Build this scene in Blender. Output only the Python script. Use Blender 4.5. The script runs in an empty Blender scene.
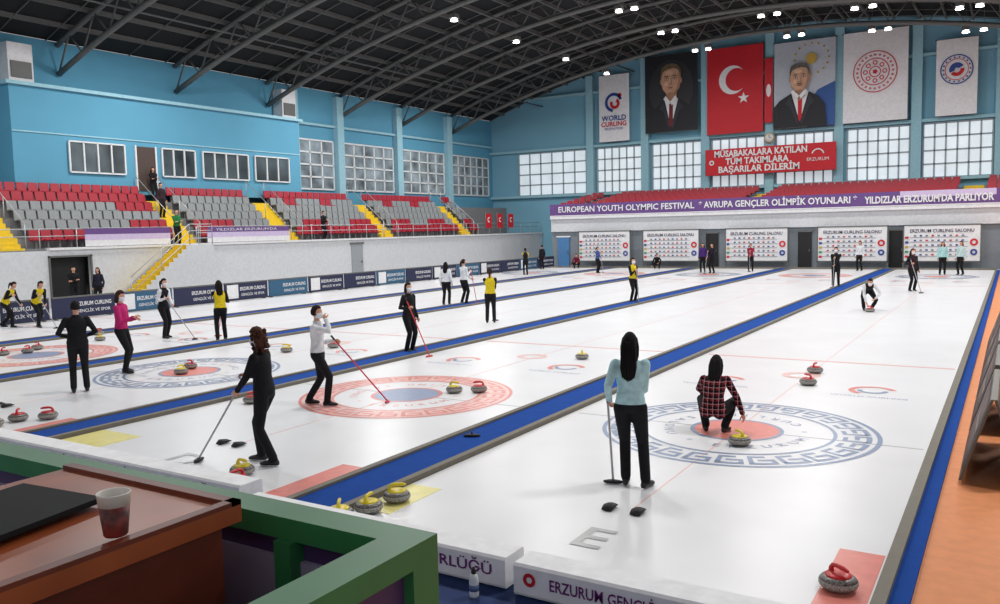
import bpy, numpy as np, math, random
from mathutils import Matrix, Vector
random.seed(3)
scene=bpy.context.scene
# ---------- camera
R=[[0.85245,0.52233,-0.02238],[0.02665,-0.08616,-0.99592],[-0.52213,0.84838,-0.08737]]
cam=bpy.data.cameras.new("camera");co=bpy.data.objects.new("camera",cam);scene.collection.objects.link(co)
cam.sensor_width=36;cam.lens=36*.836
M=Matrix(((R[0][0],-R[1][0],-R[2][0]),(R[0][1],-R[1][1],-R[2][1]),(R[0][2],-R[1][2],-R[2][2]))).to_4x4()
M.translation=Vector((3.182,-11.291,2.824));co.matrix_world=M;scene.camera=co
scene.view_settings.view_transform='Standard'
# ---------- materials
def s(r,g,b):
    return tuple(((x/255)/12.92 if x/255<=.04045 else ((x/255+.055)/1.055)**2.4) for x in (r,g,b))
def mat(name,col,rough=.6,metal=0,emit=0,noise=.04,nscale=8,spec=.5):
    m=bpy.data.materials.new(name);m.use_nodes=True;nt=m.node_tree;b=nt.nodes["Principled BSDF"]
    b.inputs["Roughness"].default_value=rough;b.inputs["Metallic"].default_value=metal
    b.inputs["Specular IOR Level"].default_value=spec
    tc=nt.nodes.new("ShaderNodeTexCoord");n=nt.nodes.new("ShaderNodeTexNoise");n.inputs["Scale"].default_value=nscale
    nt.links.new(tc.outputs["Object"],n.inputs["Vector"])
    r=nt.nodes.new("ShaderNodeValToRGB")
    r.color_ramp.elements[0].position=.3;r.color_ramp.elements[1].position=.7
    r.color_ramp.elements[0].color=[max(0,x*(1-noise*2)) for x in col]+[1]
    r.color_ramp.elements[1].color=[min(1,x*(1+noise)) for x in col]+[1]
    nt.links.new(n.outputs["Fac"],r.inputs[0]);nt.links.new(r.outputs[0],b.inputs["Base Color"])
    if emit:
        b.inputs["Emission Color"].default_value=list(col)+[1];b.inputs["Emission Strength"].default_value=emit
    return m
M_={}
def mm(name,rgb,**k):
    if name not in M_: M_[name]=mat(name,s(*rgb),**k)
    return M_[name]
def cloth(rgb):
    return mm("cloth_%d_%d_%d"%rgb,rgb,rough=.85,noise=.1,nscale=14,spec=.25)
def plaid():
    if 'plaid' in M_: return M_['plaid']
    m=mat('plaid',s(120,20,35),rough=.9,spec=.2);nt=m.node_tree;b=nt.nodes["Principled BSDF"]
    tc=nt.nodes.new("ShaderNodeTexCoord")
    prev=nt.nodes.new("ShaderNodeRGB");prev.outputs[0].default_value=(*s(134,24,40),1);cur=prev.outputs[0]
    for axis,sc,thr,c in (('X',5,.72,s(22,14,20)),('Z',5,.72,s(22,14,20)),('X',5,.988,s(170,150,150)),('Z',5,.988,s(170,150,150))):
        w=nt.nodes.new("ShaderNodeTexWave");w.bands_direction=axis;w.inputs["Scale"].default_value=sc*.9
        if thr>.9: w.inputs["Phase Offset"].default_value=2.2
        nt.links.new(tc.outputs["Object"],w.inputs["Vector"])
        g=nt.nodes.new("ShaderNodeMath");g.operation='GREATER_THAN';g.inputs[1].default_value=thr
        nt.links.new(w.outputs["Fac"],g.inputs[0])
        mx=nt.nodes.new("ShaderNodeMixRGB");nt.links.new(g.outputs[0],mx.inputs[0]);nt.links.new(cur,mx.inputs[1]);mx.inputs[2].default_value=(*c,1);cur=mx.outputs[0]
    nt.links.new(cur,b.inputs["Base Color"]);M_['plaid']=m;return m
class MB:
    def __init__(s_): s_.v=[];s_.f=[];s_.mi=[];s_.mats=[];s_.sm=[]
    def m(s_,mt):
        if mt not in s_.mats:s_.mats.append(mt)
        return s_.mats.index(mt)
    def add(s_,vs,fs,mt,sm=False):
        o=len(s_.v);i=s_.m(mt);s_.v+= [tuple(v) for v in vs];s_.f+=[[o+a for a in f] for f in fs];s_.mi+=[i]*len(fs);s_.sm+=[sm]*len(fs)
    def box(s_,a,b,mt):
        x0,y0,z0=a;x1,y1,z1=b
        s_.add([(x0,y0,z0),(x1,y0,z0),(x1,y1,z0),(x0,y1,z0),(x0,y0,z1),(x1,y0,z1),(x1,y1,z1),(x0,y1,z1)],[(0,3,2,1),(4,5,6,7),(0,1,5,4),(1,2,6,5),(2,3,7,6),(3,0,4,7)],mt)
    def quad(s_,vs,mt): s_.add(vs,[tuple(range(len(vs)))],mt)
    def loft(s_,secs,mt,n=12,sm=True):
        vs=[];fs=[]
        for c,ax,ay in secs:
            for k in range(n):
                a=2*math.pi*k/n;vs.append(c+ax*math.cos(a)+ay*math.sin(a))
        L=len(secs)
        for i in range(L-1):
            for k in range(n): fs.append((i*n+k,i*n+(k+1)%n,(i+1)*n+(k+1)%n,(i+1)*n+k))
        fs.append(tuple(range(n))[::-1]);fs.append(tuple((L-1)*n+k for k in range(n)))
        s_.add(vs,fs,mt,sm)
    def tube(s_,pts,rad,mt,n=6,sm=True,cap=False):
        pts=[Vector(q) for q in pts]
        if not hasattr(rad,'__len__'): rad=[rad]*len(pts)
        rad=list(rad)
        if cap:
            d0=(pts[0]-pts[1]).normalized();d1=(pts[-1]-pts[-2]).normalized()
            pts=[pts[0]+d0*rad[0]*.95,pts[0]+d0*rad[0]*.6]+pts+[pts[-1]+d1*rad[-1]*.6,pts[-1]+d1*rad[-1]*.95]
            rad=[rad[0]*.3,rad[0]*.8]+rad+[rad[-1]*.8,rad[-1]*.3]
        secs=[];up=None
        for i,q in enumerate(pts):
            d=(pts[min(i+1,len(pts)-1)]-pts[max(i-1,0)]).normalized()
            if up is None: up=d.orthogonal().normalized()
            up=(up-d*up.dot(d)).normalized();w=d.cross(up)
            secs.append((q,up*rad[i],w*rad[i]))
        s_.loft(secs,mt,n,sm)
    def ball(s_,c,r,mt,n=10,m=7,fn=None,basis=None):
        vs=[];fs=[];c=Vector(c)
        if not hasattr(r,'__len__'): r=(r,r,r)
        for j in range(m+1):
            ph=math.pi*j/m
            for i in range(n):
                th=2*math.pi*i/n
                d=Vector((math.sin(ph)*math.cos(th),math.sin(ph)*math.sin(th),math.cos(ph)))
                q=fn(d) if fn else Vector((d.x*r[0],d.y*r[1],d.z*r[2]))
                if basis: q=basis@q
                vs.append(c+q)
        for j in range(m):
            for i in range(n):
                fs.append((j*n+i,(j+1)*n+i,(j+1)*n+(i+1)%n,j*n+(i+1)%n))
        s_.add(vs,fs,mt,True)
    def lathe(s_,prof,mt,n=24,c=(0,0,0),sm=True):
        vs=[];fs=[]
        for r,z in prof:
            for k in range(n):
                a=2*math.pi*k/n;vs.append((c[0]+r*math.cos(a),c[1]+r*math.sin(a),c[2]+z))
        for i in range(len(prof)-1):
            for k in range(n): fs.append((i*n+k,i*n+(k+1)%n,(i+1)*n+(k+1)%n,(i+1)*n+k))
        fs.append(tuple(range(n))[::-1]);fs.append(tuple((len(prof)-1)*n+k for k in range(n)))
        s_.add(vs,fs,mt,sm)
    def annulus(s_,c,r0,r1,mt,z,n=72,a0=0,a1=2*math.pi,ux=None,uy=None):
        ux=Vector(ux or (1,0,0));uy=Vector(uy or (0,1,0));nn=ux.cross(uy)
        vs=[];fs=[];c=Vector(c)
        for i in range(n+1):
            a=a0+(a1-a0)*i/n
            for r in (r0,r1): vs.append(c+ux*r*math.cos(a)+uy*r*math.sin(a)+nn*z)
        for i in range(n): fs.append((2*i,2*i+1,2*i+3,2*i+2))
        s_.add(vs,fs,mt)
    def text(s_,body,o,ux,uy,size,mt,width=None,bold=0.0):
        cu=bpy.data.curves.new("t","FONT");cu.body=body;cu.size=1;cu.align_x='CENTER';cu.align_y='CENTER';cu.resolution_u=2;cu.offset=bold
        ob=bpy.data.objects.new("t",cu);scene.collection.objects.link(ob)
        dg=bpy.context.evaluated_depsgraph_get();me=bpy.data.meshes.new_from_object(ob.evaluated_get(dg))
        ux=Vector(ux);uy=Vector(uy);o=Vector(o)
        xs=[v.co.x for v in me.vertices] or [0]
        w=max(xs)-min(xs);sx=size if width is None else width/max(w,.01)
        cx=(max(xs)+min(xs))/2
        s_.add([o+ux*(v.co.x-cx)*sx+uy*v.co.y*size for v in me.vertices],[tuple(p.vertices) for p in me.polygons],mt)
        bpy.data.objects.remove(ob);bpy.data.meshes.remove(me)
    def obj(s_,name,loc=(0,0,0),rz=0):
        me=bpy.data.meshes.new(name);me.from_pydata(s_.v,[],s_.f)
        for q in s_.mats: me.materials.append(q)
        me.polygons.foreach_set("material_index",s_.mi);me.polygons.foreach_set("use_smooth",s_.sm)
        me.update()
        ob=bpy.data.objects.new(name,me);scene.collection.objects.link(ob);ob.location=loc;ob.rotation_euler=(0,0,rz);return ob
# ---------- common materials
white=mm("ice_white",(229,229,231),rough=.3,noise=.02,nscale=.8)
blue=mm("blue_carpet",(26,70,148),rough=.9,spec=.1)
trim=mm("trim_wood_grey",(112,106,94),rough=.7)
floorm=mm("floor_grey",(182,182,182),rough=.7)
dblue=mm("floor_dark_blue",(26,52,104),rough=.8)
orange=mm("floor_orange",(214,134,82),rough=.7)
lb=mm("wall_light_blue",(124,174,196),rough=.8,nscale=.5,noise=.02,spec=.2)
lb2=mm("wall_blue",(92,154,182),rough=.8,nscale=.5,noise=.02,spec=.2)
pale=mm("wall_pale_blue",(150,192,206),rough=.8,spec=.2)
dark=mm("roof_dark",(44,46,48),rough=.9,spec=.1)
steel=mm("truss_steel",(96,97,95),rough=.6)
wht=mm("painted_white",(220,220,222),rough=.7)
wall_w=mm("stand_wall_white",(204,206,210),rough=.8)
blk=mm("matte_black",(16,16,18),rough=.6)
glass_d=mm("glass_dark",(80,92,98),rough=.15,noise=.35,nscale=.6)
glass_b=mm("glass_daylight",(205,215,222),rough=.3,emit=.6,noise=.12,nscale=.7)
redp=mm("paint_red",(190,24,34),rough=.6)
yel=mm("paint_yellow",(228,194,34),rough=.6)
purple=mm("banner_purple",(98,66,128),rough=.6)
seat_r=mm("seat_red",(160,22,44),rough=.5)
seat_g=mm("seat_grey",(136,140,142),rough=.5)
stepg=mm("step_concrete",(128,128,130),rough=.9)
rail=mm("rail_steel",(180,182,185),rough=.4,metal=.3)
navy=mm("board_navy",(22,30,66),rough=.5)
ibl=mm("ice_paint_blue",(136,152,182),rough=.3)
ired=mm("ice_paint_red",(226,132,120),rough=.3)
ipink=mm("ice_paint_pink",(234,192,186),rough=.3)
ired2=mm("ice_paint_red_line",(228,172,164),rough=.3)
igrey=mm("ice_paint_grey",(180,180,180),rough=.3)
iyel=mm("ice_paint_yellow",(236,226,145),rough=.3)
# ---------- floors
b=MB();b.box((-34.9,-5.6,-.3),(-25.4,49.9,-.02),floorm);b.box((-25.4,41.5,-.3),(2.6,49.9,-.02),floorm);b.box((-34.9,-20,-.3),(2.6,-5.6,-.02),dblue)
b.box((-25.4,-5.6,-.3),(2.6,41.5,-.03),floorm)
b.box((2.6,-20,-.3),(13,49.9,-.02),orange);b.obj("floor")
SX=[0,-5.7,-11.4,-17.1,-22.8]
b=MB()
b2=MB()
for i,x in enumerate(SX):
    b.box((x-2.5,-5.45,-.2),(x+(2.4 if i else 2.35),41,0),white)
    for ty,sg in ((0,1),(34.75,-1)):
        cb,cr=(ibl,ired) if i%2==0 else (ired,ibl)
        z=.004
        b2.annulus((x,ty,0),1.77,1.83,cb,z);b2.annulus((x,ty,0),1.24,1.29,cb,z)
        n=26
        for k in range(n):
            a=2*math.pi*k/n;d=2*math.pi/n
            b2.annulus((x,ty,0),1.36,1.42,cb,z,n=3,a0=a,a1=a+d*.62)
            b2.annulus((x,ty,0),1.42,1.66,cb,z,n=1,a0=a,a1=a+d*.16)
            b2.annulus((x,ty,0),1.64,1.71,cb,z,n=3,a0=a,a1=a+d*.85)
            b2.annulus((x,ty,0),1.50,1.56,cb,z,n=2,a0=a+d*.3,a1=a+d*.85)
            b2.annulus((x,ty,0),1.56,1.65,cb,z,n=1,a0=a+d*.7,a1=a+d*.85)
        if i%2: 
            b2.annulus((x,ty,0),1.30,1.76,ipink,.003)
        b2.annulus((x,ty,0),0.0,.56,cr,z,n=48);b2.annulus((x,ty,0),.56,.62,cb,z)
        for k,ch in enumerate("ERZURUM * CURLING SALONU * "):
            if ch==' ':continue
            a=-math.pi/2+2*math.pi*k/27
            b2.text(ch,(x+.92*math.cos(a),ty+.92*math.sin(a),z),(-math.sin(a),math.cos(a),0),(-math.cos(a),-math.sin(a),0),.2,cb)
        hy=ty+sg*6.4
        b2.box((x-2.4,hy-.04,.0),(x+2.3,hy+.04,.004),ired2)
        b2.box((x-2.4,ty-.01,.0),(x+2.3,ty+.01,.003),igrey)
        yy=ty+sg*3.6
        for dx in (-1.25,1.25):
            b2.annulus((x+dx,yy,0),.28,.38,ired,z,n=20,a0=.4,a1=4.2);b2.annulus((x+dx,yy,0),.16,.24,ibl,z,n=20,a0=3,a1=6.4)
            b2.text("WORLD CURLING",(x+dx,yy-.55,z),(1,0,0),(0,1,0),.14,ibl)
        b2.annulus((x-.1,ty+sg*4.6,0),.2,.34,ipink,z,n=24)
    b2.box((x-2.48,-4.95,0),(x-(2.08 if i==0 else 1.6),-4.05,.004),iyel);b2.box((x+1.97,-5.3,0),(x+2.33,-3.8,.004),ired)
    b2.box((x-.008,-3.7,0),(x+.008,38.4,.003),ipink)
    b2.text("EDCBA"[i],(x,-4.6,.005),(1,0,0),(0,1,0),.68,igrey,bold=.01)
b.obj("ice_sheet");b2.obj("ice_marking")
for x in SX[:-1]:
    b=MB();b.box((x-3.2,-5.45,-.02),(x-2.6,41,.03),blue)
    for xx in (x-2.6,x-3.29): b.box((xx,-5.45,-.02),(xx+.09,41,.06),trim)
    b.obj("divider")
b=MB();b.box((2.36,-5.6,-.02),(2.46,41,.06),trim);b.box((2.46,-6.5,-.02),(2.6,41,.012),blue)
b.box((-25.4,-5.6,-.02),(-25.3,41,.06),trim);b.box((-25.4,41,-.02),(2.46,41.1,.1),trim);b.obj("trim_1")
def hackm(x,y):
    b=MB()
    for sx in (-.15,.15):
        b.loft([(Vector((sx,-.09,.0)),Vector((.055,0,0)),Vector((0,.0,.012))),(Vector((sx,-.05,.02)),Vector((.06,0,0)),Vector((0,.0,.035))),(Vector((sx,.06,.015)),Vector((.06,0,0)),Vector((0,.0,.02))),(Vector((sx,.1,.005)),Vector((.05,0,0)),Vector((0,.0,.008)))],blk,8)
    b.obj("curling_hack",(x,y,.016))
for x in SX[:3]: hackm(x-.05,-3.78)
# ---------- walls
def arch(X): return 16.2-.008*(X+11.3)**2
xs=np.linspace(-35.2,12.6,33)
b=MB();vs=[];fs=[]
for x in xs: vs+=[(x,50,0),(x,50,arch(x)+.3)]
for i in range(32): fs.append((i*2,i*2+2,i*2+3,i*2+1))
b.add(vs,fs,lb);b.obj("wall_back")
b=MB();b.box((-35.3,-15,0),(-35,50,11.9),lb2);b.obj("wall_left")
b=MB();vs=[];fs=[]
for x in xs: vs+=[(x,-15,arch(x)+.35),(x,50.3,arch(x)+.35)]
for i in range(32): fs.append((i*2,i*2+1,i*2+3,i*2+2))
b.add(vs,fs,dark)
for x in xs: b.box((x-.05,-15,arch(x)+.1),(x+.05,50,arch(x)+.32),steel)
for y in np.arange(-12,50,2.13): b.tube([(x,y,arch(x)+.2) for x in xs],.03,steel,4)
for x in (-30,-22,6): b.tube([(x,-15,arch(x)-.7),(x,50,arch(x)-.7)],.05,steel,5)
b.obj("ceiling")
TY=[11.9-12.8+6.4*i for i in range(9)]
for Y in TY:
    if Y>49.5: continue
    b=MB()
    lo=[(x,Y,arch(x)-1.3) for x in np.linspace(-34.9,12.4,25)]
    up=[(x,Y,arch(x)) for x in np.linspace(-34.9,12.4,49)]
    b.tube(lo,.14,steel);b.tube(up,.13,steel)
    for i in range(24):
        b.tube([lo[i],up[2*i+1]],.045,steel,4);b.tube([up[2*i+1],lo[i+1]],.045,steel,4)
    b.obj("roof_truss")
lampm=mm("lamp_glow",(255,255,250),emit=10,noise=0)
b=MB()
for Y in TY[:-1]:
    for X in (-22,-15.5,-9.5,-4.5,.5,5.5,10):
        for dx in (0,.9) if X>-22 else (0,):
            z=arch(X)-1.5;b.box((X+dx-.2,Y+1-.2,z),(X+dx+.2,Y+1.2,z+.22),steel)
            b.lathe([(.2,-.12),(.13,0),(.13,.02)],lampm,10,(X+dx,Y+1,z))
            b.tube([(X+dx,Y+1,z+.2),(X+dx,Y+1,arch(X)+.2)],.02,steel,4)
b.obj("ceiling_lamps")
for Y in (2,14,26,38):
    for X in (-28,-17,-6,5):
        L=bpy.data.lights.new("highbay","AREA");L.shape='RECTANGLE';L.size=2.0;L.size_y=.6;L.energy=760;L.color=(1,.985,.97)
        o=bpy.data.objects.new("highbay_light",L);o.location=(X,Y,arch(X)-2.0);scene.collection.objects.link(o)
w=bpy.data.worlds.new("w");scene.world=w;w.use_nodes=True
w.node_tree.nodes["Background"].inputs[0].default_value=(.97,.97,1,1);w.node_tree.nodes["Background"].inputs[1].default_value=.52
# ---------- far wall details
b=MB()
for X in (-25.6,-21,-16.3,-11.7,-7.1,-2.4,2.3,6.9): b.box((X-.3,49.5,3),(X+.3,50,arch(X)),pale)
b.box((-35,49.6,9.05),(12,50,9.25),pale);b.box((-35,49.6,5.3),(12,50,5.5),pale);b.box((-35,49.6,13.2),(12,50,13.4),pale)
b.obj("trim_2")
wn=0
def window_y(x0,x1,z0,z1,Y,nx,nz,gm,fm,name):
    b=MB();b.box((x0,Y-.05,z0),(x1,Y-.01,z1),gm)
    for i in range(nx+1):
        x=x0+(x1-x0)*i/nx;b.box((x-.05,Y-.12,z0),(x+.05,Y-.04,z1),fm)
    for i in range(nz+1):
        z=z0+(z1-z0)*i/nz;b.box((x0,Y-.12,z-.05),(x1,Y-.04,z+.05),fm)
    b.obj(name)
def window_x(y0,y1,z0,z1,X,ny,nz,gm,fm,name,t=.05):
    b=MB();b.box((X+.01,y0,z0),(X+.05,y1,z1),gm)
    for i in range(ny+1):
        y=y0+(y1-y0)*i/ny;b.box((X+.04,y-t,z0),(X+.12,y+t,z1),fm)
    for i in range(nz+1):
        z=z0+(z1-z0)*i/nz;b.box((X+.04,y0,z-t),(X+.12,y1,z+t),fm)
    b.obj(name)
fr=mm("window_frame_grey",(160,170,175),rough=.6)
frw=mm("window_frame_white",(215,220,222),rough=.6)
for x0,x1 in ((-32.3,-26.1),(-25.1,-21.4),(-20.5,-16.7),(-15.9,-12.1),(-11.3,-7.5),(-6.6,-2.8),(-2.0,1.9),(2.7,6.5)):
    wn+=1;window_y(x0,x1,5.5,8.95,50,6,4,glass_b,fr,"window_%d"%wn)
UX=(1,0,0);UZ=(0,0,1)
skin_p=mm("print_skin",(206,160,130),noise=.08,nscale=2);skin_s=mm("print_skin_shade",(172,126,100),noise=.08,nscale=2);skin_h=mm("print_skin_light",(222,182,154));suit=mm("print_suit",(20,20,28));lapel=mm("print_lapel",(44,44,54));shirt=mm("print_white",(228,228,230));hairp=mm("print_hair",(104,86,62),noise=.15,nscale=4);hairg=mm("print_hair_grey",(92,86,82),noise=.15,nscale=4);redb=mm("print_red",(196,16,34));tie=mm("print_tie",(110,24,32));lipp=mm("print_lip",(158,88,80))
bgd=mm("print_dark",(22,24,30));bgd2=mm("print_dark_glow",(44,44,48));bgl=mm("print_grey",(182,188,200));bgn=mm("print_blue",(40,84,150));gold=mm("print_gold",(190,160,70));wb=mm("print_banner_white",(226,226,230))
def banner(x0,x1,z0,z1,bg,Y=49.2):
    b=MB();nx=8;vs=[];fs=[]
    for i in range(nx+1):
        x=x0+(x1-x0)*i/nx
        vs+=[(x,Y,z0),(x,Y,z1)]
    for i in range(nx): fs.append((2*i,2*i+2,2*i+3,2*i+1))
    b.add(vs,fs,bg);b.tube([(x0-.1,Y+.04,z1),(x1+.1,Y+.04,z1)],.04,steel);b.tube([(x0,Y+.04,z0),(x1,Y+.04,z0)],.04,steel)
    W=x1-x0;H=z1-z0;k=[0]
    def poly(pts,mt):
        k[0]+=1;y=Y-.010*k[0]
        b.quad([(x0+W*u,y,z0+H*v) for u,v in pts],mt)
    def ell(cu,cv,ru,rv,mt,a0=0,a1=360,n=24):
        poly([(cu+ru*math.cos(math.radians(a0+(a1-a0)*i/n)),cv+rv*math.sin(math.radians(a0+(a1-a0)*i/n))) for i in range(n if a1-a0==360 else n+1)],mt)
    return b,poly,ell,k
def face(poly,ell,cu,cv,ru,rv,hair_m,brow,must=False):
    P=lambda L,m: poly([(cu+ru*x,cv+rv*y) for x,y in L],m)
    P([(-.5,-1.35),(-.5,-.5),(.55,-.5),(.55,-1.35),(0,-1.7)],skin_s)
    for sx in (-1,1): ell(cu+sx*ru*.98,cv-rv*.05,ru*.12,rv*.2,skin_s,n=12)
    P(((-.97,.3),(-.95,-.2),(-.82,-.6),(-.5,-.9),(-.18,-1.02),(.18,-1.02),(.5,-.9),(.82,-.6),(.95,-.2),(.97,.3),(.8,.75),(.4,.98),(-.4,.98),(-.8,.75)),skin_p)
    P(((.18,-1.02),(.5,-.9),(.82,-.6),(.95,-.2),(.97,.3),(.8,.75),(.72,.4),(.74,-.1),(.55,-.6)),skin_s)
    P(((-.18,-1.02),(.3,-1.02),(.5,-.9),(0,-.84),(-.45,-.92)),skin_s)
    ell(cu-ru*.15,cv+rv*.55,ru*.4,rv*.14,skin_h,n=16);ell(cu-ru*.45,cv-rv*.22,ru*.2,rv*.16,skin_h,n=14)
    P(((-1.0,.1),(-1.03,.55),(-.9,.95),(-.5,1.16),(.1,1.22),(.6,1.12),(.95,.85),(1.04,.5),(1.0,.1),(.9,.5),(.66,.76),(.2,.86),(-.3,.8),(-.7,.68),(-.9,.45)),hair_m)
    for sx in (-1,1):
        ell(cu+sx*ru*.42,cv+rv*.13,ru*.22,rv*.11,skin_s,n=14)
        ell(cu+sx*ru*.42,cv+rv*.12,ru*.13,rv*.045,shirt,n=12);ell(cu+sx*ru*.42,cv+rv*.125,ru*.06,rv*.05,bgd,n=10)
        P(((sx*.42-.22,.27),(sx*.42+.22,.27),(sx*.42+.16,.34),(sx*.42-.16,.34)),brow)
    P(((.0,.2),(-.05,-.2),(-.16,-.3),(.2,-.32),(.18,-.2),(.08,.2)),skin_s);P(((-.06,.2),(-.08,-.2),(.03,-.24),(.04,.2)),skin_h)
    P(((-.26,-.52),(0,-.49),(.28,-.52),(.14,-.6),(-.12,-.6)),lipp)
    if must: P(((-.32,-.46),(-.18,-.37),(.2,-.37),(.34,-.46)),brow)
b,poly,ell,k=banner(-20.8,-16.75,9.75,15.35,bgd)
ell(.5,.55,.42,.38,bgd2)
poly([(.02,.0),(.05,.2),(.22,.33),(.4,.42),(.66,.42),(.82,.34),(.97,.24),(.99,0)],suit)
poly([(.38,.42),(.5,.05),(.64,.42)],shirt);poly([(.47,.36),(.46,.1),(.5,.05),(.54,.1),(.54,.36)],tie)
poly([(.36,.40),(.28,.3),(.36,.26),(.46,.04),(.49,.04)],lapel);poly([(.66,.40),(.74,.3),(.66,.26),(.55,.04),(.51,.04)],lapel)
face(poly,ell,.51,.66,.19,.18,hairp,hairp)
poly([(.38,.42),(.48,.33),(.51,.38),(.42,.46)],shirt);poly([(.64,.42),(.54,.33),(.51,.38),(.61,.46)],shirt)
b.obj("portrait_banner")
b,poly,ell,k=banner(-16.05,-12.05,9.25,15.3,redb)
ell(.46,.62,.24,.165,shirt,n=36);ell(.53,.62,.19,.132,redb,n=36)
poly([(.66+.105*(1 if i%2==0 else .4)*math.cos(math.radians(90+36*i)),.62-.22+.07*(1 if i%2==0 else .4)*math.sin(math.radians(90+36*i))) for i in range(10)],shirt)
b.obj("crescent_star_flag")
b,poly,ell,k=banner(-11.3,-7.3,9.3,15.1,bgl)
poly([(.55,0),(.6,.3),(.72,.42),(1,.5),(1,0)],bgn)
for i in range(16):
    a=i*math.pi/8;ell(.62+.28*math.cos(a),.78+.18*math.sin(a),.02,.014,gold,n=6)
ell(.62,.78,.09,.065,gold)
poly([(0,0),(.0,.24),(.1,.32),(.3,.40),(.6,.40),(.74,.34),(.84,.25),(.88,0)],suit)
poly([(.3,.40),(.44,.06),(.58,.40)],shirt);poly([(.41,.36),(.41,.12),(.44,.06),(.475,.12),(.48,.36)],redb)
poly([(.28,.38),(.2,.28),(.28,.24),(.4,.04),(.43,.04)],lapel);poly([(.6,.38),(.68,.28),(.6,.24),(.49,.04),(.45,.04)],lapel)
face(poly,ell,.44,.56,.16,.15,hairg,hairg,True)
poly([(.3,.40),(.41,.32),(.44,.36),(.34,.43)],shirt);poly([(.58,.40),(.47,.32),(.44,.36),(.54,.43)],shirt)
b.obj("portrait_banner")
b,poly,ell,k=banner(-11.95,-11.4,9.8,14.2,redb);ell(.5,.5,.3,.1,shirt);b.obj("hanging_banner")
b,poly,ell,k=banner(-6.8,-2.9,9.3,15.15,wb)
c=Vector((-4.85,49.15,12.5))
for r0,r1,mt in ((1.28,1.34,redb),(.82,.88,redb),(.3,.36,redb)): b.annulus(c,r0,r1,mt,.02,n=36,ux=UX,uy=UZ)
for i in range(24):
    a=i*math.pi/12;b.annulus(c+Vector((1.08*math.cos(a),0,1.08*math.sin(a))),.03,.08,redb,.02,n=5,ux=UX,uy=UZ)
for i in range(8):
    a=i*math.pi/4;b.annulus(c+Vector((.58*math.cos(a),0,.58*math.sin(a))),.09,.15,redb,.02,n=10,ux=UX,uy=UZ)
b.annulus(c,0,.16,redb,.02,n=5,ux=UX,uy=UZ);b.obj("hanging_banner")
logo_b=mm("print_logo_blue",(40,66,140))
b,poly,ell,k=banner(-1.3,1.0,9.3,14.0,wb)
c=Vector((-.15,49.15,12.1))
b.annulus(c,.85,.92,logo_b,.02,n=36,ux=UX,uy=UZ);b.annulus(c,.62,.66,redb,.02,n=36,ux=UX,uy=UZ)
for i in range(18):
    a=i*math.pi/9;b.annulus(c+Vector((.75*math.cos(a),0,.75*math.sin(a))),.0,.06,logo_b,.02,n=5,ux=UX,uy=UZ)
b.annulus(c,.1,.42,logo_b,.02,n=20,a0=.5,a1=3.6,ux=UX,uy=UZ);b.annulus(c,.2,.42,redb,.02,n=20,a0=3.8,a1=6.4,ux=UX,uy=UZ);b.obj("hanging_banner")
b,poly,ell,k=banner(-24.6,-22.1,9.35,14.4,wb)
c=Vector((-23.35,49.15,12.3))
b.annulus(c,.5,.72,logo_b,.02,n=24,a0=.3,a1=4.6,ux=UX,uy=UZ);b.annulus(c+Vector((.1,0,-.1)),.18,.4,redb,.02,n=24,a0=2.6,a1=7.4,ux=UX,uy=UZ)
b.annulus(c+Vector((.5,0,.5)),.0,.16,redb,.02,n=12,ux=UX,uy=UZ)
b.text("WORLD",(-23.35,49.12,11.1),UX,UZ,.55,logo_b,bold=.02);b.text("CURLING",(-23.35,49.12,10.65),UX,UZ,.5,redb,bold=.02);b.text("FEDERATION",(-23.35,49.12,10.3),UX,UZ,.26,logo_b);b.obj("hanging_banner")
b=MB();b.box((-16.05,48.9,6.3),(-7.15,49.0,8.15),redb)
b.text("MÜSABAKALARA KATILAN",(-12.2,48.86,7.78),UX,UZ,.62,shirt,width=6.4,bold=.03);b.text("TÜM TAKIMLARA",(-12.4,48.86,7.22),UX,UZ,.62,shirt,width=4.4,bold=.03);b.text("BAŞARILAR DİLERİM",(-12.3,48.86,6.66),UX,UZ,.62,shirt,width=5.6,bold=.03)
b.annulus((-8.3,48.86,7.35),.34,.42,shirt,.0,n=20,a0=.2,a1=2.9,ux=UX,uy=UZ);b.text("ERZURUM",(-8.3,48.86,7.05),UX,UZ,.32,shirt)
b.annulus((-15.6,48.86,7.2),.1,.18,shirt,.0,n=16,ux=UX,uy=UZ)
b.tube([(-16.05,48.95,6.3),(-16.05,48.95,8.15)],.05,steel);b.obj("red_message_banner")
b=MB();b.lathe([(.36,-.05),(.36,.05)],gold,24);b.lathe([(.3,.05),(.3,.06)],shirt,24);b.box((-.015,0,.061),(.015,.24,.07),blk);b.box((0,-.015,.061),(.16,.015,.07),blk)
o=b.obj("wall_clock",(-11.65,49.35,8.75));o.rotation_euler=(math.pi/2,0,0)
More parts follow.
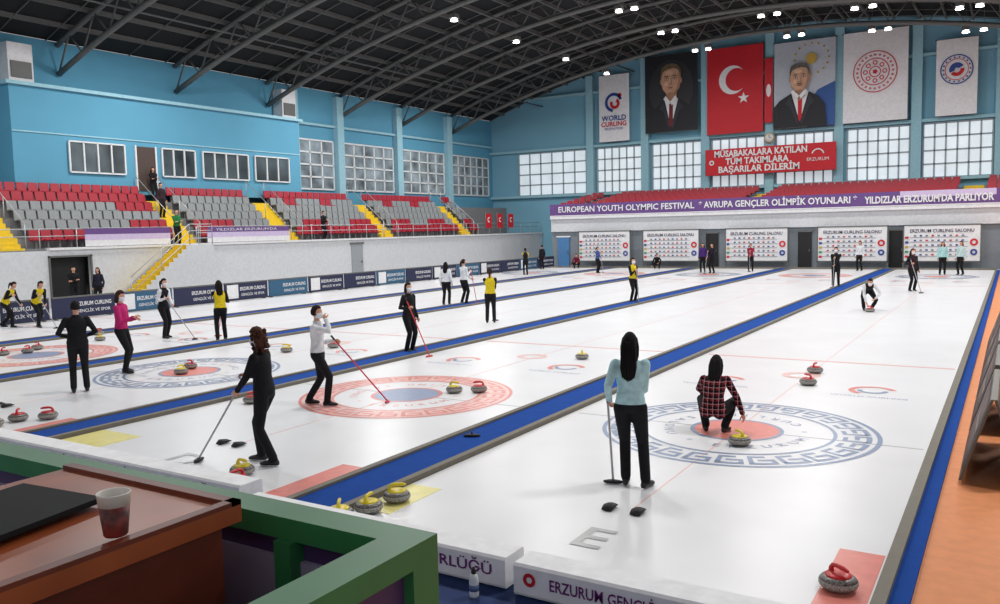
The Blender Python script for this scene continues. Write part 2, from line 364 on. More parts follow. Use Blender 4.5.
# far stand
b=MB()
b.box((-25.4,42.6,0),(12.4,42.9,2.5),mm("undercroft_wall",(120,128,136)))
b.box((-25.4,42.45,2.5),(12.4,42.9,3.6),wall_w);b.box((-25.4,42.3,3.4),(12.4,42.9,3.58),wht)
for i in range(6):
    y=42.9+i*1.1;b.box((-25.4,y,0),(12.4,min(49.4,y+1.1),3.85+i*.17),stepg)
b.obj("far_stand")
b=MB();b.box((-25.4,42.3,3.6),(12.4,42.38,4.45),purple)
b.box((-25.4,42.29,3.6),(12.4,42.385,3.66),wht)
lil=mm("banner_lilac",(196,180,212))
b.quad([(-2.5,42.287,4.45),(2.3,42.287,4.45),(2.3,42.287,4.1),(-2.5,42.287,4.1)],lil)
b.text("EUROPEAN YOUTH OLYMPIC FESTIVAL",(-19.7,42.27,4.05),UX,UZ,.56,wht,width=10,bold=.02)
b.text("* AVRUPA GENÇLER OLİMPİK OYUNLARI *",(-9.6,42.27,4.05),UX,UZ,.56,wht,width=9.6,bold=.025)
b.text("YILDIZLAR ERZURUM'DA PARLIYOR",(-1.1,42.27,3.98),UX,UZ,.56,wht,width=6.6,bold=.035);b.obj("ribbon_banner")
def seat(b,x,y,z,d,mt):
    dx,dy=d;rx,ry=dy,-dx
    def T(a,f_,h): return (x+rx*a+dx*f_,y+ry*a+dy*f_,z+h)
    w=.21
    for (f0,h0,f1,h1,th) in ((-.05,.36,.22,.39,.05),(-.05,.34,-.12,.76,.05)):
        vs=[T(-w,f0,h0),T(w,f0,h0),T(w,f1,h1),T(-w,f1,h1)]
        n=(0,th) if f1>0 else (-th,0)
        v2=[T(-w,f0+n[0],h0-n[1]),T(w,f0+n[0],h0-n[1]),T(w,f1+n[0],h1-n[1]),T(-w,f1+n[0],h1-n[1])]
        b.add(vs+v2,[(0,1,2,3),(7,6,5,4),(0,4,5,1),(1,5,6,2),(2,6,7,3),(3,7,4,0)],mt)
    b.box((x-.04,y-.04,z),(x+.04,y+.04,z+.36),stepg)
b=MB()
FA=(-23.5,-11.7,1.0)
for i in range(6):
    y=43.5+i*1.1;z=3.85+i*.17
    x=-25
    while x<7:
        if min(abs(x-a) for a in FA)>.8: seat(b,x,y,z,(0,-1),seat_r)
        x+=.5
for a in FA:
    for i in range(6): b.box((a-.55,42.9+i*1.1,3.85+i*.17),(a+.55,43.9+i*1.1,3.98+i*.17),yel)
b.obj("stadium_seats")
ptd=mm("print_text_dark",(50,40,70));pln=mm("print_line",(120,120,132));pgr=mm("print_green",(60,140,90))
for cx in (-21,-16.2,-10.6,-5.0,-.3):
    b=MB();b.box((cx-1.95,41.9,.45),(cx+1.95,42,2.45),wht)
    for xx in (cx-1.97,cx+1.9): b.box((xx,41.88,.0),(xx+.07,42.02,2.5),steel)
    b.box((cx-1.97,41.88,2.45),(cx+1.97,42.02,2.52),steel);b.box((cx-1.97,41.88,.4),(cx+1.97,42.02,.46),steel)
    b.text("ERZURUM CURLING SALONU",(cx,41.87,2.15),UX,UZ,.27,ptd,width=3.2,bold=.015)
    for j in range(5):
        zz=1.8-j*.27
        b.box((cx-1.7,41.88,zz-.012),(cx+1.3,41.885,zz+.012),pln)
        b.box((cx-1.85,41.87,zz-.08),(cx-1.68,41.885,zz+.05),(redb,logo_b,gold,pgr,redb)[j])
        for q in range(9): b.box((cx-1.4+q*.3,41.87,zz+.05),(cx-1.28+q*.3,41.885,zz+.13),(pln,logo_b,pln,redb)[(q+j)%4])
    b.annulus((cx+1.6,41.87,1.5),.1,.2,redb,.0,n=16,ux=UX,uy=UZ);b.annulus((cx+1.6,41.87,.95),.08,.18,logo_b,.0,n=16,ux=UX,uy=UZ)
    b.obj("scoreboard_panel")
for n_,cx in enumerate((-13.6,-7.8,-2.65,3.1)):
    b=MB();b.box((cx-.4,42.5,0),(cx+.4,42.58,2.2),blk);b.box((cx-.45,42.48,2.2),(cx+.45,42.58,2.28),steel);b.box((cx+.25,42.46,1),(cx+.3,42.5,1.15),steel);b.obj("door_%d"%(n_+1))
b=MB();b.box((-24.9,42.48,0),(-24.0,42.58,2.1),mm("door_blue",(70,120,170)));b.box((-25,42.46,2.1),(-23.9,42.58,2.2),wht);b.box((-24.15,42.4,1),(-24.08,42.48,1.1),steel);b.obj("door_5")
# ---------- left: upper rooms
CX=-33.75
b=MB();b.box((-34.99,8.9,4.9),(CX,26.0,9.5),lb2);b.box((-34.99,8.7,9.5),(CX+.2,26.2,9.65),pale);b.box((CX,8.9,7.5),(CX+.05,26.0,7.56),pale);b.obj("wall_control_room")
for y0,y1,n in ((11.4,14.2,4),(16.3,18.3,3),(18.8,21.9,4),(22.4,25.0,3)):
    wn+=1;window_x(y0,y1,5.85,7.25,CX,n,1,glass_d,frw,"window_%d"%wn,.035)
b=MB();b.box((CX+.005,14.85,5.1),(CX+.06,15.9,7.25),mm("door_brown",(70,55,50)));b.box((CX+.005,14.77,5.1),(CX+.1,14.85,7.3),frw);b.box((CX+.005,15.9,5.1),(CX+.1,15.98,7.3),frw);b.box((CX+.06,15.7,6.1),(CX+.12,15.76,6.2),steel);b.obj("door_6")
glm=mm("glass_mid",(136,150,158),rough=.2,noise=.4,nscale=.8)
for y0,y1 in ((27,30.2),(31.2,36.4),(37.4,42.7),(43.8,49.2)):
    wn+=1;window_x(y0,y1,5.6,8.7,-35,max(3,int((y1-y0)/.9)),4,glm,frw,"window_%d"%wn)
b=MB()
for y in (26.6,30.7,36.9,43.2): b.box((-35,y-.3,5),(-34.6,y+.3,11.6),pale)
b.box((-35,-15,9.6),(-34.8,50,9.75),pale);b.obj("trim_3")
for y in (9.2,25.2):
    b=MB();b.box((-34.95,y,9.66),(-34.2,y+1.1,11.4),wht);b.box((-34.2,y+.1,9.9),(-34.14,y+1.0,10.6),steel);b.obj("air_duct")
# left stand
SW=-30.2;ZF=2.35
b=MB()
b.box((SW-.2,9.9,0),(SW,49.9,ZF),wall_w);b.box((SW-.25,8.1,ZF),(SW+.08,49.9,ZF+.1),wht)
b.box((SW-.2,-15,0),(SW,8.1,ZF-.02),wall_w);b.box((SW-.2,8.1,2.12),(SW,9.9,ZF),wall_w)
ROW=6;D=.5;RZ=.42;X00=SW-.45;Z00=ZF+.08
for i in range(ROW):
    b.box((X00-D*(i+1),-10,2.2 if i<2 else 0),(X00-D*i,42,Z00+RZ*i),stepg)
b.box((X00,-10,2.15),(SW-.2,42,ZF+.02),stepg)
b.box((-34.98,-10,0),(X00-D*ROW,49.9,Z00+RZ*5+.02),stepg)
b.box((-34.98,42,2.1),(SW-.2,49.4,ZF),stepg)
b.obj("left_stand")
b=MB();b.box((SW-.45,8.15,0),(SW-.4,9.85,2.1),blk);b.box((SW-.02,8.05,0),(SW+.04,8.13,2.12),steel);b.box((SW-.02,9.87,0),(SW+.04,9.95,2.12),steel);b.box((SW-.02,8.05,2.05),(SW+.04,9.95,2.12),steel);b.obj("door_7")  # open doorway: black sheet stands in for the shade inside, with steel frame
b=MB();b.box((SW+.01,26.3,0),(SW+.05,27.3,2.1),mm("door_grey",(150,155,160)));b.box((SW+.01,26.2,2.1),(SW+.08,27.4,2.2),steel);b.box((SW+.05,27.1,1),(SW+.1,27.2,1.1),steel);b.obj("door_8")
AI=(6.8,15.3,22.2,30.6,39.6)
b=MB();bs=MB()
for a in AI:
    for i in range(ROW):
        zt=Z00+RZ*i
        b.box((X00-D*(i+1),a-.6,zt),(X00-D*i,a+.6,zt+.03),yel)
        b.box((X00-D*i,a-.6,zt-RZ+.02),(X00-D*i+.2,a+.6,zt-RZ/2),yel)
        b.box((X00-D*i-.005,a-.6,zt-RZ+.02),(X00-D*i+.012,a+.6,zt+.03),yel)
b.obj("aisle_stairs")
y=-6
while y<41.5:
    if min(abs(y-a) for a in AI)>.8:
        for i in range(ROW):
            k_=sum(1 for a in AI if y>a)
            if k_==0: red=i in(0,1,4,5)
            elif k_==1: red=i in(0,4,5) or (i in(1,3) and y>12.5)
            elif k_==2: red=i in(0,5) or (i==1 and y<19)
            else: red=i in (0,5) or (i==4 and y%3<1) or (i==1 and y%4<1.6)
            seat(bs,X00-D*i-.25,y,Z00+RZ*i,(1,0),seat_r if red else seat_g)
    y+=.5
bs.obj("stadium_seats")
b=MB()
n=13
for i in range(n):
    yy=11.0+i*.24;zz=(ZF+.05)*(i+1)/n
    b.box((SW+.1,yy,0),(SW+1.1,yy+.24,zz-.02),wall_w);b.box((SW+.1,yy-.01,zz-.02),(SW+1.1,yy+.24,zz),yel)
    b.box((SW+.1,yy-.012,zz-.2),(SW+1.1,yy,zz-.02),yel)
ye=11.0+n*.24
b.box((SW+.1,ye,0),(SW+1.1,ye+1.3,ZF+.05),wall_w)
b.obj("yellow_stairs")
b=MB()
def railing(pts,h=1.0,mid=(.5,),step=1.5,mt=rail):
    for a,c in zip(pts[:-1],pts[1:]):
        a=Vector(a);c=Vector(c)
        for hh in (h,)+tuple(mid): b.tube([a+Vector((0,0,hh)),c+Vector((0,0,hh))],.02,mt,5)
        n=max(1,int((c-a).length/step))
        for i in range(n+1):
            q=a.lerp(c,i/n);b.tube([q,q+Vector((0,0,h))],.02,mt,5)
railing([(SW-.05,15.4,ZF+.1),(SW-.05,49.5,ZF+.1)],h=.8);railing([(SW-.05,-8,ZF),(SW-.05,14.1,ZF+.1)],h=.8)
railing([(SW+1.07,11,.1),(SW+1.07,ye,ZF),(SW+1.07,ye+1.27,ZF),(SW+.1,ye+1.27,ZF)],mid=(.35,.7))
for a in AI:
    for sgn in (-.65,.65): railing([(X00,a+sgn,ZF+.1),(X00-D*ROW+.1,a+sgn,ZF+RZ*ROW-.1)],h=1.0,mid=(),step=1.3)
b.obj("stand_railing")
b=MB()
for y0,y1 in ((9.7,13.9),(16.0,21.4)):
    for k2 in range(3):
        h0=ZF+.12+k2*.25
        b.quad([(SW+.0,y0,h0),(SW+.0,y1,h0),(SW+.0,y1,h0+.25),(SW+.0,y0,h0+.25)],(purple,lil,wht)[2-k2])
b.text("YILDIZLAR ERZURUM'DA",(SW+.02,18.5,ZF+.74),(0,1,0),UZ,.18,wht,width=4)
b.obj("ribbon_banner")
for y in (41.0,42.6,44.2):
    b=MB();b.tube([(SW+.12,y,ZF+.3),(SW+.12,y,4.1)],.02,steel);b.box((SW+.14,y,2.9),(SW+.16,y+.75,3.95),redb);b.annulus((SW+.17,y+.38,3.5),.1,.19,shirt,.0,n=16,a0=1,a1=5.3,ux=(0,1,0),uy=UZ);b.obj("small_flag")
teal=mm("board_teal",(40,88,120))
y=2.6
k2=0
while y<40.5:
    k2+=1
    b=MB();L=2.35
    b.box((-25.05,y,.05),(-24.98,y+L,.75),navy if k2%3 else teal)
    b.box((-25.07,y,.75),(-24.96,y+L,.8),steel);b.box((-25.25,y+.1,0),(-24.95,y+.16,.06),steel);b.box((-25.25,y+L-.2,0),(-24.95,y+L-.14,.06),steel)
    if k2%2: b.box((-24.975,y+.1,.12),(-24.97,y+.7,.7),wht)
    b.text("ERZURUM CURLING",(-24.97,y+1.5,.5),(0,1,0),UZ,.2,wht,width=1.4,bold=.02);b.text("GENÇLİK VE SPOR",(-24.97,y+1.5,.25),(0,1,0),UZ,.15,wht,width=1.3,bold=.01)
    b.obj("advertising_board");y+=L+.12
ptxt=mm("print_purple",(110,30,110));foam=mm("foam_white",(236,236,238),rough=.7)
for x0,x1,t,cy,hh in ((-8.6,-3.3,"ERZURUM GENÇLİK VE SPOR İL MÜDÜRLÜĞÜ",-5.62,.34),(-3.2,-.15,"GENÇLİK VE SPOR İL MÜDÜRLÜĞÜ",-5.74,.25),(-.05,2.4,"ERZURUM GENÇLİK VE SPOR İL MÜDÜRLÜĞÜ",-5.78,.25),(-14,-8.7,"ERZURUM GENÇLİK VE SPOR İL MÜDÜRLÜĞÜ",-5.62,.34)):
    b=MB();prof=[(-.14,0),(-.15,.02),(-.15,hh-.02),(-.13,hh),(.13,hh),(.15,hh-.02),(.15,.02),(.14,0)]
    vs=[(x0,cy+p,z) for p,z in prof]+[(x1,cy+p,z) for p,z in prof]
    b.add(vs,[tuple((i,(i+1)%8,8+(i+1)%8,8+i)) for i in range(8)]+[tuple(range(8))[::-1],tuple(range(8,16))],foam)
    b.text(t,((x0+x1)/2+.12,cy-.155,hh-.12),UX,UZ,.125,ptxt,width=(x1-x0)*.84,bold=.015)
    b.annulus((x0+.14,cy-.155,hh-.11),.025,.055,redb,0,n=12,ux=UX,uy=UZ)
    b.obj("foam_barrier_board")
fbr=mm("aframe_frame",(104,98,90),rough=.5);fim=mm("aframe_print",(84,52,42),rough=.5,noise=.5,nscale=3);fim2=mm("aframe_print_light",(150,130,120),rough=.5,noise=.3,nscale=5)
y=-1.25
for i in range(5):
    b=MB();L=2.1
    for sx in (1,-1):
        def q(u,v,off=0): return (3.05-sx*.28*(1-v)-sx*off,y+L*u,.02+.9*v)
        b.add([q(0,0),q(1,0),q(1,1),q(0,1),q(0,0,.03),q(1,0,.03),q(1,1,.03),q(0,1,.03)],[(0,1,2,3),(7,6,5,4),(0,4,5,1),(1,5,6,2),(2,6,7,3),(3,7,4,0)],fbr)
        b.add([q(.05,.08,.036),q(.95,.08,.036),q(.95,.94,.036),q(.05,.94,.036)],[(0,1,2,3)],fim)
        b.add([q(.1,.5,.04),q(.6,.5,.04),q(.6,.6,.04),q(.1,.6,.04)],[(0,1,2,3)],fim2)
    b.obj("aframe_sign");y+=L+.35
# ---------- foreground booth and desk
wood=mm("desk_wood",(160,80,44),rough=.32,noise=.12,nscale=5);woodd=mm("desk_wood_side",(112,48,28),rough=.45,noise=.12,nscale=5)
green=mm("green_frame",(46,118,70),rough=.45);pur=mm("purple_panel",(66,46,92),rough=.5);pin=mm("booth_inner_panel",(150,140,166),rough=.4)
b=MB()
b.box((.80,-11.6,2.10),(1.53,-9.88,2.144),wood);b.box((.84,-11.56,1.4),(1.5,-9.92,2.10),woodd)
b.box((1.50,-11.6,2.144),(1.53,-9.88,2.156),woodd);b.box((.8,-9.91,2.144),(1.53,-9.88,2.156),woodd);b.box((.84,-11.2,1.45),(1.515,-10.6,1.9),wood)
b.obj("wooden_desk")
b=MB()
zc=2.074
b.box((-1.6,-9.76,zc-.06),(1.98,-9.66,zc),green);b.box((1.87,-13,zc-.06),(1.98,-9.76,zc),green)
b.box((-1.6,-9.76,.1),(1.98,-9.66,.18),green)
for x in (-.6,.5,1.56): b.box((x-.03,-9.78,1.4),(x+.03,-9.66,zc-.06),green)
b.box((1.87,-9.76,.0),(1.98,-9.66,zc-.06),green)
b.box((-1.6,-9.73,.18),(1.87,-9.69,zc-.06),pur);b.box((-1.6,-9.745,1.5),(1.87,-9.73,zc-.12),pin)
b.box((1.91,-13,.1),(1.95,-9.76,zc-.06),pur);b.box((1.895,-13,1.5),(1.91,-9.76,zc-.1),pin)
b.obj("green_booth")
b=MB();b.box((-1.6,-13,-.02),(1.86,-9.8,1.38),dblue);b.obj("booth_platform")
b=MB()
f0=[(.93,-10.09),(1.235,-10.06),(1.30,-10.42),(.98,-10.45)]
fb_=mm("folder_black",(20,20,22),rough=.7,spec=.2)
for z0,z1,g in ((2.158,2.164,0),(2.164,2.172,.006)):
    b.add([(x,y,z0) for x,y in f0]+[(x,y-g,z1) for k,(x,y) in enumerate(f0)],[(3,2,1,0),(4,5,6,7),(0,1,5,4),(1,2,6,5),(2,3,7,6),(3,0,4,7)],fb_)
b.obj("black_folder")
cupw=mm("cup_print",(120,40,36),rough=.5,noise=.5,nscale=30);cupr=mm("cup_rim",(225,220,212),rough=.5)
b=MB();b.lathe([(.024,0),(.026,.003),(.0335,.07)],cupw,28);b.lathe([(.0335,.07),(.0355,.095),(.037,.097),(.0355,.099),(.033,.096),(.031,.06),(.001,.055)],cupr,28)
b.obj("paper_cup",(1.475,-10.19,2.1565))
b=MB();bw=mm("bottle_white",(222,226,230),rough=.3);b.lathe([(.0,0),(.037,.0),(.038,.02),(.038,.14),(.032,.165),(.018,.185)],bw,20);b.lathe([(.019,.185),(.020,.19),(.020,.215),(.012,.218),(.012,.235),(.004,.238)],blk,16);b.lathe([(.0385,.05),(.0385,.10)],mm("bottle_band",(90,110,150)),20)
b.obj("water_bottle",(-.32,-6.08,-.018))
# ---------- stones
granite=mm("stone_granite",(120,116,112),rough=.35,noise=.45,nscale=60);gband=mm("stone_band",(158,154,148),rough=.6,noise=.3,nscale=80)
def stone_mesh(col,name):
    hm=mm("handle_"+col,(226,204,30) if col=='yellow' else (200,30,36),rough=.35)
    b=MB()
    b.lathe([(.06,.0),(.09,.004),(.125,.02),(.141,.038)],granite,28)
    b.lathe([(.141,.038),(.1455,.05),(.1455,.066),(.141,.078)],gband,28)
    b.lathe([(.141,.078),(.125,.098),(.1,.110),(.06,.114)],granite,28)
    b.lathe([(.100,.109),(.096,.119),(.05,.127),(.01,.129)],hm,24)
    b.tube([(0,.07,.118),(0,.075,.145),(0,.055,.172),(0,.02,.18),(0,-.05,.178),(0,-.09,.172)],[.024,.019,.017,.018,.019,.014],hm,10,cap=True)
    o=b.obj(name);me=o.data;bpy.data.objects.remove(o);return me
SM={c:stone_mesh(c,"curling_stone") for c in('yellow','red')}
YS=[(-4.5,-4.69),(-2.3,-5.0),(-2.26,-4.6),(-2.42,-5.3),(.26,-.78),(-4.65,4.74),(-11.3,-.29),(-11.57,2.9),(-5.05,.5),(-18.2,2.4)]
RS=[(-4.2,-5.02),(-3.85,-5.25),(-4.68,.72),(.07,4.96),(.2,3.7),(2.1,-4.66),(-10.0,-4.3),(-9.7,-4.0),(-9.95,-4.7),(-11.7,.25),(-11.0,3.9),(-17.7,.13),(-18.1,.6),(-17.9,-.35),(-18.5,1.9),(-7.66,-1.7),(-.56,16.6),(-19.5,3.2)]
for L_,c in ((YS,'yellow'),(RS,'red')):
    for x,y in L_:
        o=bpy.data.objects.new("curling_stone",SM[c]);scene.collection.objects.link(o);o.location=(x,y,.0045);o.rotation_euler=(0,0,random.uniform(0,6.28))
# ---------- people
skin=mm("skin",(206,152,124),rough=.55,noise=.03);lip=mm("lips",(170,80,76));eyew=mm("eye_white",(225,225,225),rough=.3);eyed=mm("eye_dark",(35,25,20),rough=.3)
shoe=mm("shoe_black",(20,20,22),rough=.5);maskm=mm("face_mask_white",(225,228,232),rough=.8)
def V(*a): return Vector(a)
def ik(a,t,l1,l2,h):
    d=t-a;L=min(d.length,(l1+l2)*.995);dn=d.normalized();x=(l1*l1-l2*l2+L*L)/(2*L);y=math.sqrt(max(0,l1*l1-x*x));hp=(h-dn*h.dot(dn)).normalized()
    return a+dn*x+hp*y,a+dn*L
def hand(b,w,d,side,curl,nrm):
    d=d.normalized();nrm=(nrm-d*nrm.dot(d)).normalized();lat=d.cross(nrm).normalized()*side
    b.loft([(w-d*.01,lat*.026,nrm*.018),(w+d*.02,lat*.034,nrm*.016),(w+d*.06,lat*.041,nrm*.014),(w+d*.085,lat*.038,nrm*.011)],skin,10)
    for k,(o,L,r) in enumerate(((-.028,.068,.0085),(-.010,.076,.009),(.009,.070,.0085),(.027,.055,.0075))):
        p=w+d*.078+lat*o;pts=[p];a=0
        for j,(seg,bend) in enumerate(((.45,.45),(.3,1.0),(.25,.7))):
            a+=bend*(.25+curl*1.05);pts.append(pts[-1]+(d*math.cos(a)+nrm*math.sin(a))*L*seg)
        b.tube(pts,[r,r*.95,r*.85,r*.7],skin,6,cap=True)
    p=w+d*.025-lat*.03;q=p+(d*.55-lat*.6+nrm*.45).normalized()*.038;q2=q+(d*.75+nrm*(.3+.5*curl)-lat*.1*(1-curl)).normalized()*.03
    b.tube([p,q,q2],[.012,.010,.0085],skin,6,cap=True)
def head(b,c,basis,hair,hcol,S=1.0,mask=False):
    def hf(d):
        x,y,z=d.x*.074,d.y*.092,d.z*.116
        if d.z<0:
            k=(-d.z)**1.5;x*=1-.32*k
            if d.y<0: y*=1-.5*min(1,max(0,-d.z-.15))
            else: y+=.010*math.exp(-((d.z+.85)/.25)**2)
        if d.y>0:
            y+=.020*math.exp(-((d.x/.13)**2+((d.z+.14)/.15)**2))
            y-=.007*math.exp(-(((abs(d.x)-.38)/.16)**2+((d.z-.06)/.12)**2))
        return V(x,y,z)*S
    b.ball(c,1,skin,24,18,fn=hf,basis=basis)
    def L(*a): return c+basis@(V(*a)*S)
    for sx in (-1,1):
        b.ball(L(sx*.028,.074,.006),.0115*S,eyew,8,6);b.ball(L(sx*.028,.0815,.006),.006*S,eyed,6,5)
        b.tube([L(sx*.014,.086,.026),L(sx*.03,.084,.031),L(sx*.046,.072,.026)],.003*S,eyed,4)
        b.ball(L(sx*.074,-.006,-.008),(.009*S,.018*S,.03*S),skin,8,6,basis=basis)
    b.tube([L(-.022,.080,-.058),L(0,.090,-.056),L(.022,.080,-.058)],[.003*S,.0065*S,.003*S],lip,6)
    if mask:
        b.loft([(L(0,.02,-.105),basis@V(.034,0,0),basis@V(0,.055,0)),(L(0,.03,-.09),basis@V(.052,0,0),basis@V(0,.07,0)),(L(0,.03,-.05),basis@V(.066,0,0),basis@V(0,.078,0)),(L(0,.03,-.02),basis@V(.069,0,0),basis@V(0,.080,0)),(L(0,.03,-.006),basis@V(.062,0,0),basis@V(0,.07,0))],maskm,18)
        for sx in (-1,1): b.tube([L(sx*.066,.04,-.02),L(sx*.078,-.0,.0)],.002,maskm,4)
    hm=cloth(hcol)
    rnd=random.Random(int(abs(c.x*991+c.y*37)))
    puff={'curly':1.2,'bob':1.14}.get(hair,1.09)
    def hh(d):
        k=puff
        if d.y>.25 and d.z<.52: k=.86
        elif d.y>.05 and d.z<.35: k=.9 if hair in('short','pony') else 1.02
        if d.z<-.45: k=min(k,.86 if hair in('short','pony') else 1.0)
        q=V(d.x*.078,d.y*.094,d.z*.118)*k
        if d.z<0 and d.y<0: q.y*=1-.25*(-d.z)
        if hair=='curly': q*=1+.06*math.sin(d.x*17+d.z*9)*math.sin(d.y*15+d.z*13)
        return q*S
    b.ball(c,1,hm,24,18,fn=hh,basis=basis)
    B=lambda x,y,z: basis@(V(x,y,z)*S)
    if hair in('long','verylong'):
        Ln=.2 if hair=='long' else .27
        b.loft([(L(0,-.03,.06),B(.07,0,0),B(0,.05,0)),(L(0,-.055,-.03),B(.083,0,0),B(0,.052,0)),(L(0,-.075,-.13),B(.088,0,0),B(0,.042,0)),(L(0,-.095,-.13-Ln*.45),B(.092,0,0),B(0,.034,0)),(L(0,-.10,-.13-Ln*.8),B(.075,0,0),B(0,.028,0)),(L(0,-.10,-.13-Ln),B(.04,0,0),B(0,.015,0))],hm,14)
        for sx in (-1,1): b.tube([L(sx*.066,.0,.05),L(sx*.08,-.01,-.04),L(sx*.08,-.02,-.13),L(sx*.075,-.03,-.2)],[.02*S,.024*S,.022*S,.01*S],hm,8,cap=True)
        for i in range(7):
            xx=-.07+i*.0235
            b.tube([L(xx*.8,-.115+abs(xx)*.5,.02),L(xx,-.125+abs(xx)*.35,-.1),L(xx*1.05,-.135+abs(xx)*.3,-.13-Ln*.5),L(xx*.9,-.125+abs(xx)*.2,-.135-Ln*(1-abs(xx)*2))],[.012*S,.014*S,.014*S,.006*S],hm,6,cap=True)
    if hair in('curly','bob'):
        r=1.15 if hair=='curly' else 1
        b.loft([(L(0,-.02,.03),B(.085*r,0,0),B(0,.06*r,0)),(L(0,-.035,-.05),B(.092*r,0,0),B(0,.06*r,0)),(L(0,-.04,-.11),B(.088*r,0,0),B(0,.055*r,0)),(L(0,-.04,-.15),B(.06*r,0,0),B(0,.04*r,0))],hm,14)
        if hair=='curly':
            for i in range(70):
                a=rnd.uniform(.5,math.pi*2-.5)+math.pi/2;z=rnd.uniform(-.19,.08)
                b.ball(L(.096*math.cos(a),.088*math.sin(a)-.02,z),rnd.uniform(.016,.028)*S,hm,7,5)
    if hair=='pony':
        b.tube([L(0,-.085,.04),L(0,-.125,.03),L(0,-.14,-.04),L(0,-.13,-.13),L(0,-.12,-.19)],[.018*S,.026*S,.027*S,.02*S,.008*S],hm,8,cap=True)
def person(x,y,deg,pose='stand',h=1.67,top=(22,22,26),sleeve=None,pants=(20,20,24),hair='pony',hc=(35,24,20),vox=.017,bc=None,topmat=None,name="curler",bulk=1.0,base=0,look=0,mask=False):
    S=h/1.68
    P=V(0,0,.90);sp=V(0,.02,1);curve=.0;fR=V(.11,.02,0);fL=V(-.11,-.02,0);tR=tL=0;hR=hL=None;eR=V(.3,-1,-.2);eL=V(-.3,-1,-.2);kf=V(0,1,0);kR=kL=None;nod=0;cR=cL=.35
    broom=None;sR=sL=None
    if pose=='walk': fR=V(.1,.2,0);fL=V(-.1,-.22,0);P=V(0,0,.87)
    if pose=='hips': hR=V(.15,.12,1.02);hL=V(-.15,.12,1.02);eR=V(1,-.9,-.3);eL=V(-1,-.9,-.3)
    if pose=='cross': hR=V(-.08,.2,1.14);hL=V(.08,.22,1.10);eR=V(.6,-.3,-1);eL=V(-.6,-.3,-1)
    if pose=='phone': hR=V(.06,.3,1.14);hL=V(-.06,.28,1.1);eR=V(.3,-.5,-1);eL=V(-.3,-.5,-1);nod=.35;fR=V(.11,.1,0)
    if pose=='lean': broom=(V(.06,.30,1.28),V(.12,.5,.0));sR=.08;sL=.3
    if pose=='side': broom=(V(.2,.18,1.25),V(.3,1.0,.0));sR=.15;sL=None
    if pose=='out': broom=(V(.15,.20,1.2),V(.1,1.15,.0));sR=.1;sL=.32;fR=V(.12,.1,0);sp=V(0,.12,1)
    if pose=='two': broom=(V(.02,.24,1.1),V(.0,.92,.0));sR=.06;sL=.3;fR=V(.13,.14,0);fL=V(-.1,-.12,0);sp=V(0,.10,1);nod=.2
    if pose=='sweep': P=V(0,-.12,.84);sp=V(0,.65,1);broom=(V(.12,.12,1.18),V(0,.95,0));sR=.15;sL=.5;fR=V(.12,.15,0);fL=V(-.12,-.32,0);curve=.03;nod=.3
    if pose=='face': broom=(V(-.05,.28,1.08),V(-.1,1.12,0));sL=.06;hR=V(.04,.17,1.43);eR=V(.8,.3,-1);fR=V(.1,.16,0);fL=V(-.1,-.2,0);P=V(0,0,.88)
    if pose=='stick': broom=(V(-.24,-.02,.92),V(-.2,.06,.0));sL=.05;hR=V(.04,.24,1.16);eR=V(.25,-.5,-1);eL=V(-.15,-1,-.1);fR=V(.16,-.04,0);fL=V(-.06,.05,0);tR=-25
    if pose=='squat':
        P=V(0,-.16,.34);sp=V(0,.42,.9);curve=.05;fR=V(.13,.02,0);fL=V(-.13,.02,0);tR=-15;tL=15;kR=V(.4,1,.6);kL=V(-.4,1,.6);hR=V(.36,.16,.22);hL=V(-.12,.38,.42);eR=V(1,-.3,.2);eL=V(-1,-.3,.2);nod=.35
    if pose=='lunge':
        P=V(0,-.1,.62);sp=V(0,1,.42);curve=.04;fR=V(.14,.15,0);fL=V(-.14,-.1,0);kR=V(.3,1,.3);kL=V(-.3,1,.3);hR=V(.12,.52,.27);hL=V(-.16,.42,.4);eR=V(1,-.3,0);eL=V(-1,-.3,0);nod=-.1
    sp=sp.normalized();Xr=V(1,0,0);fw=sp.cross(Xr).normalized()
    fw=-fw if fw.dot(V(0,1,0))<0 else fw
    N=P+sp*.50
    top_l=topmat or cloth(top);sl=topmat or cloth(sleeve or top);pn=cloth(pants)
    b=MB();labs=[]
    secs=[]
    bk=bulk
    for t,hw,hd in ((-.16,.09,.075),(-.08,.145,.105),(.03,.168,.118),(.2,.152,.108),(.38,.138,.10),(.56,.152,.112),(.74,.165,.112),(.87,.15,.092),(.95,.105,.07),(1.03,.058,.055)):
        c=P+sp*.50*t-fw*curve*4*max(0,t)*(1-min(1,t))
        secs.append((c,Xr*hw*bk,fw*hd*bk))
    b.loft(secs,blk,16)
    hup=(V(0,0,1)*.55+sp*.45).normalized()
    hc_=N+sp*.05+hup*.115
    b.tube([N-sp*.04,N+sp*.02,hc_-hup*.05],[.06,.05,.048],blk,10);labs.append((N+sp*.015,hc_,.05,.05,'skin'))
    shR=N-sp*.075+Xr*.160*bk;shL=N-sp*.075-Xr*.160*bk
    if broom:
        bt,bb=broom
        for sd,sval in (('R',sR),('L',sL)):
            if sval is None: continue
            g=bt.lerp(bb,sval);sh=shR if sd=='R' else shL
            wv=g-(g-sh).normalized()*.075
            if sd=='R': hR=wv;cR=1.0
            else: hL=wv;cL=1.0
    if hR is None: hR=shR+V(.07,.06,-.50)
    if hL is None: hL=shL+V(-.07,.06,-.50)
    wr=[]
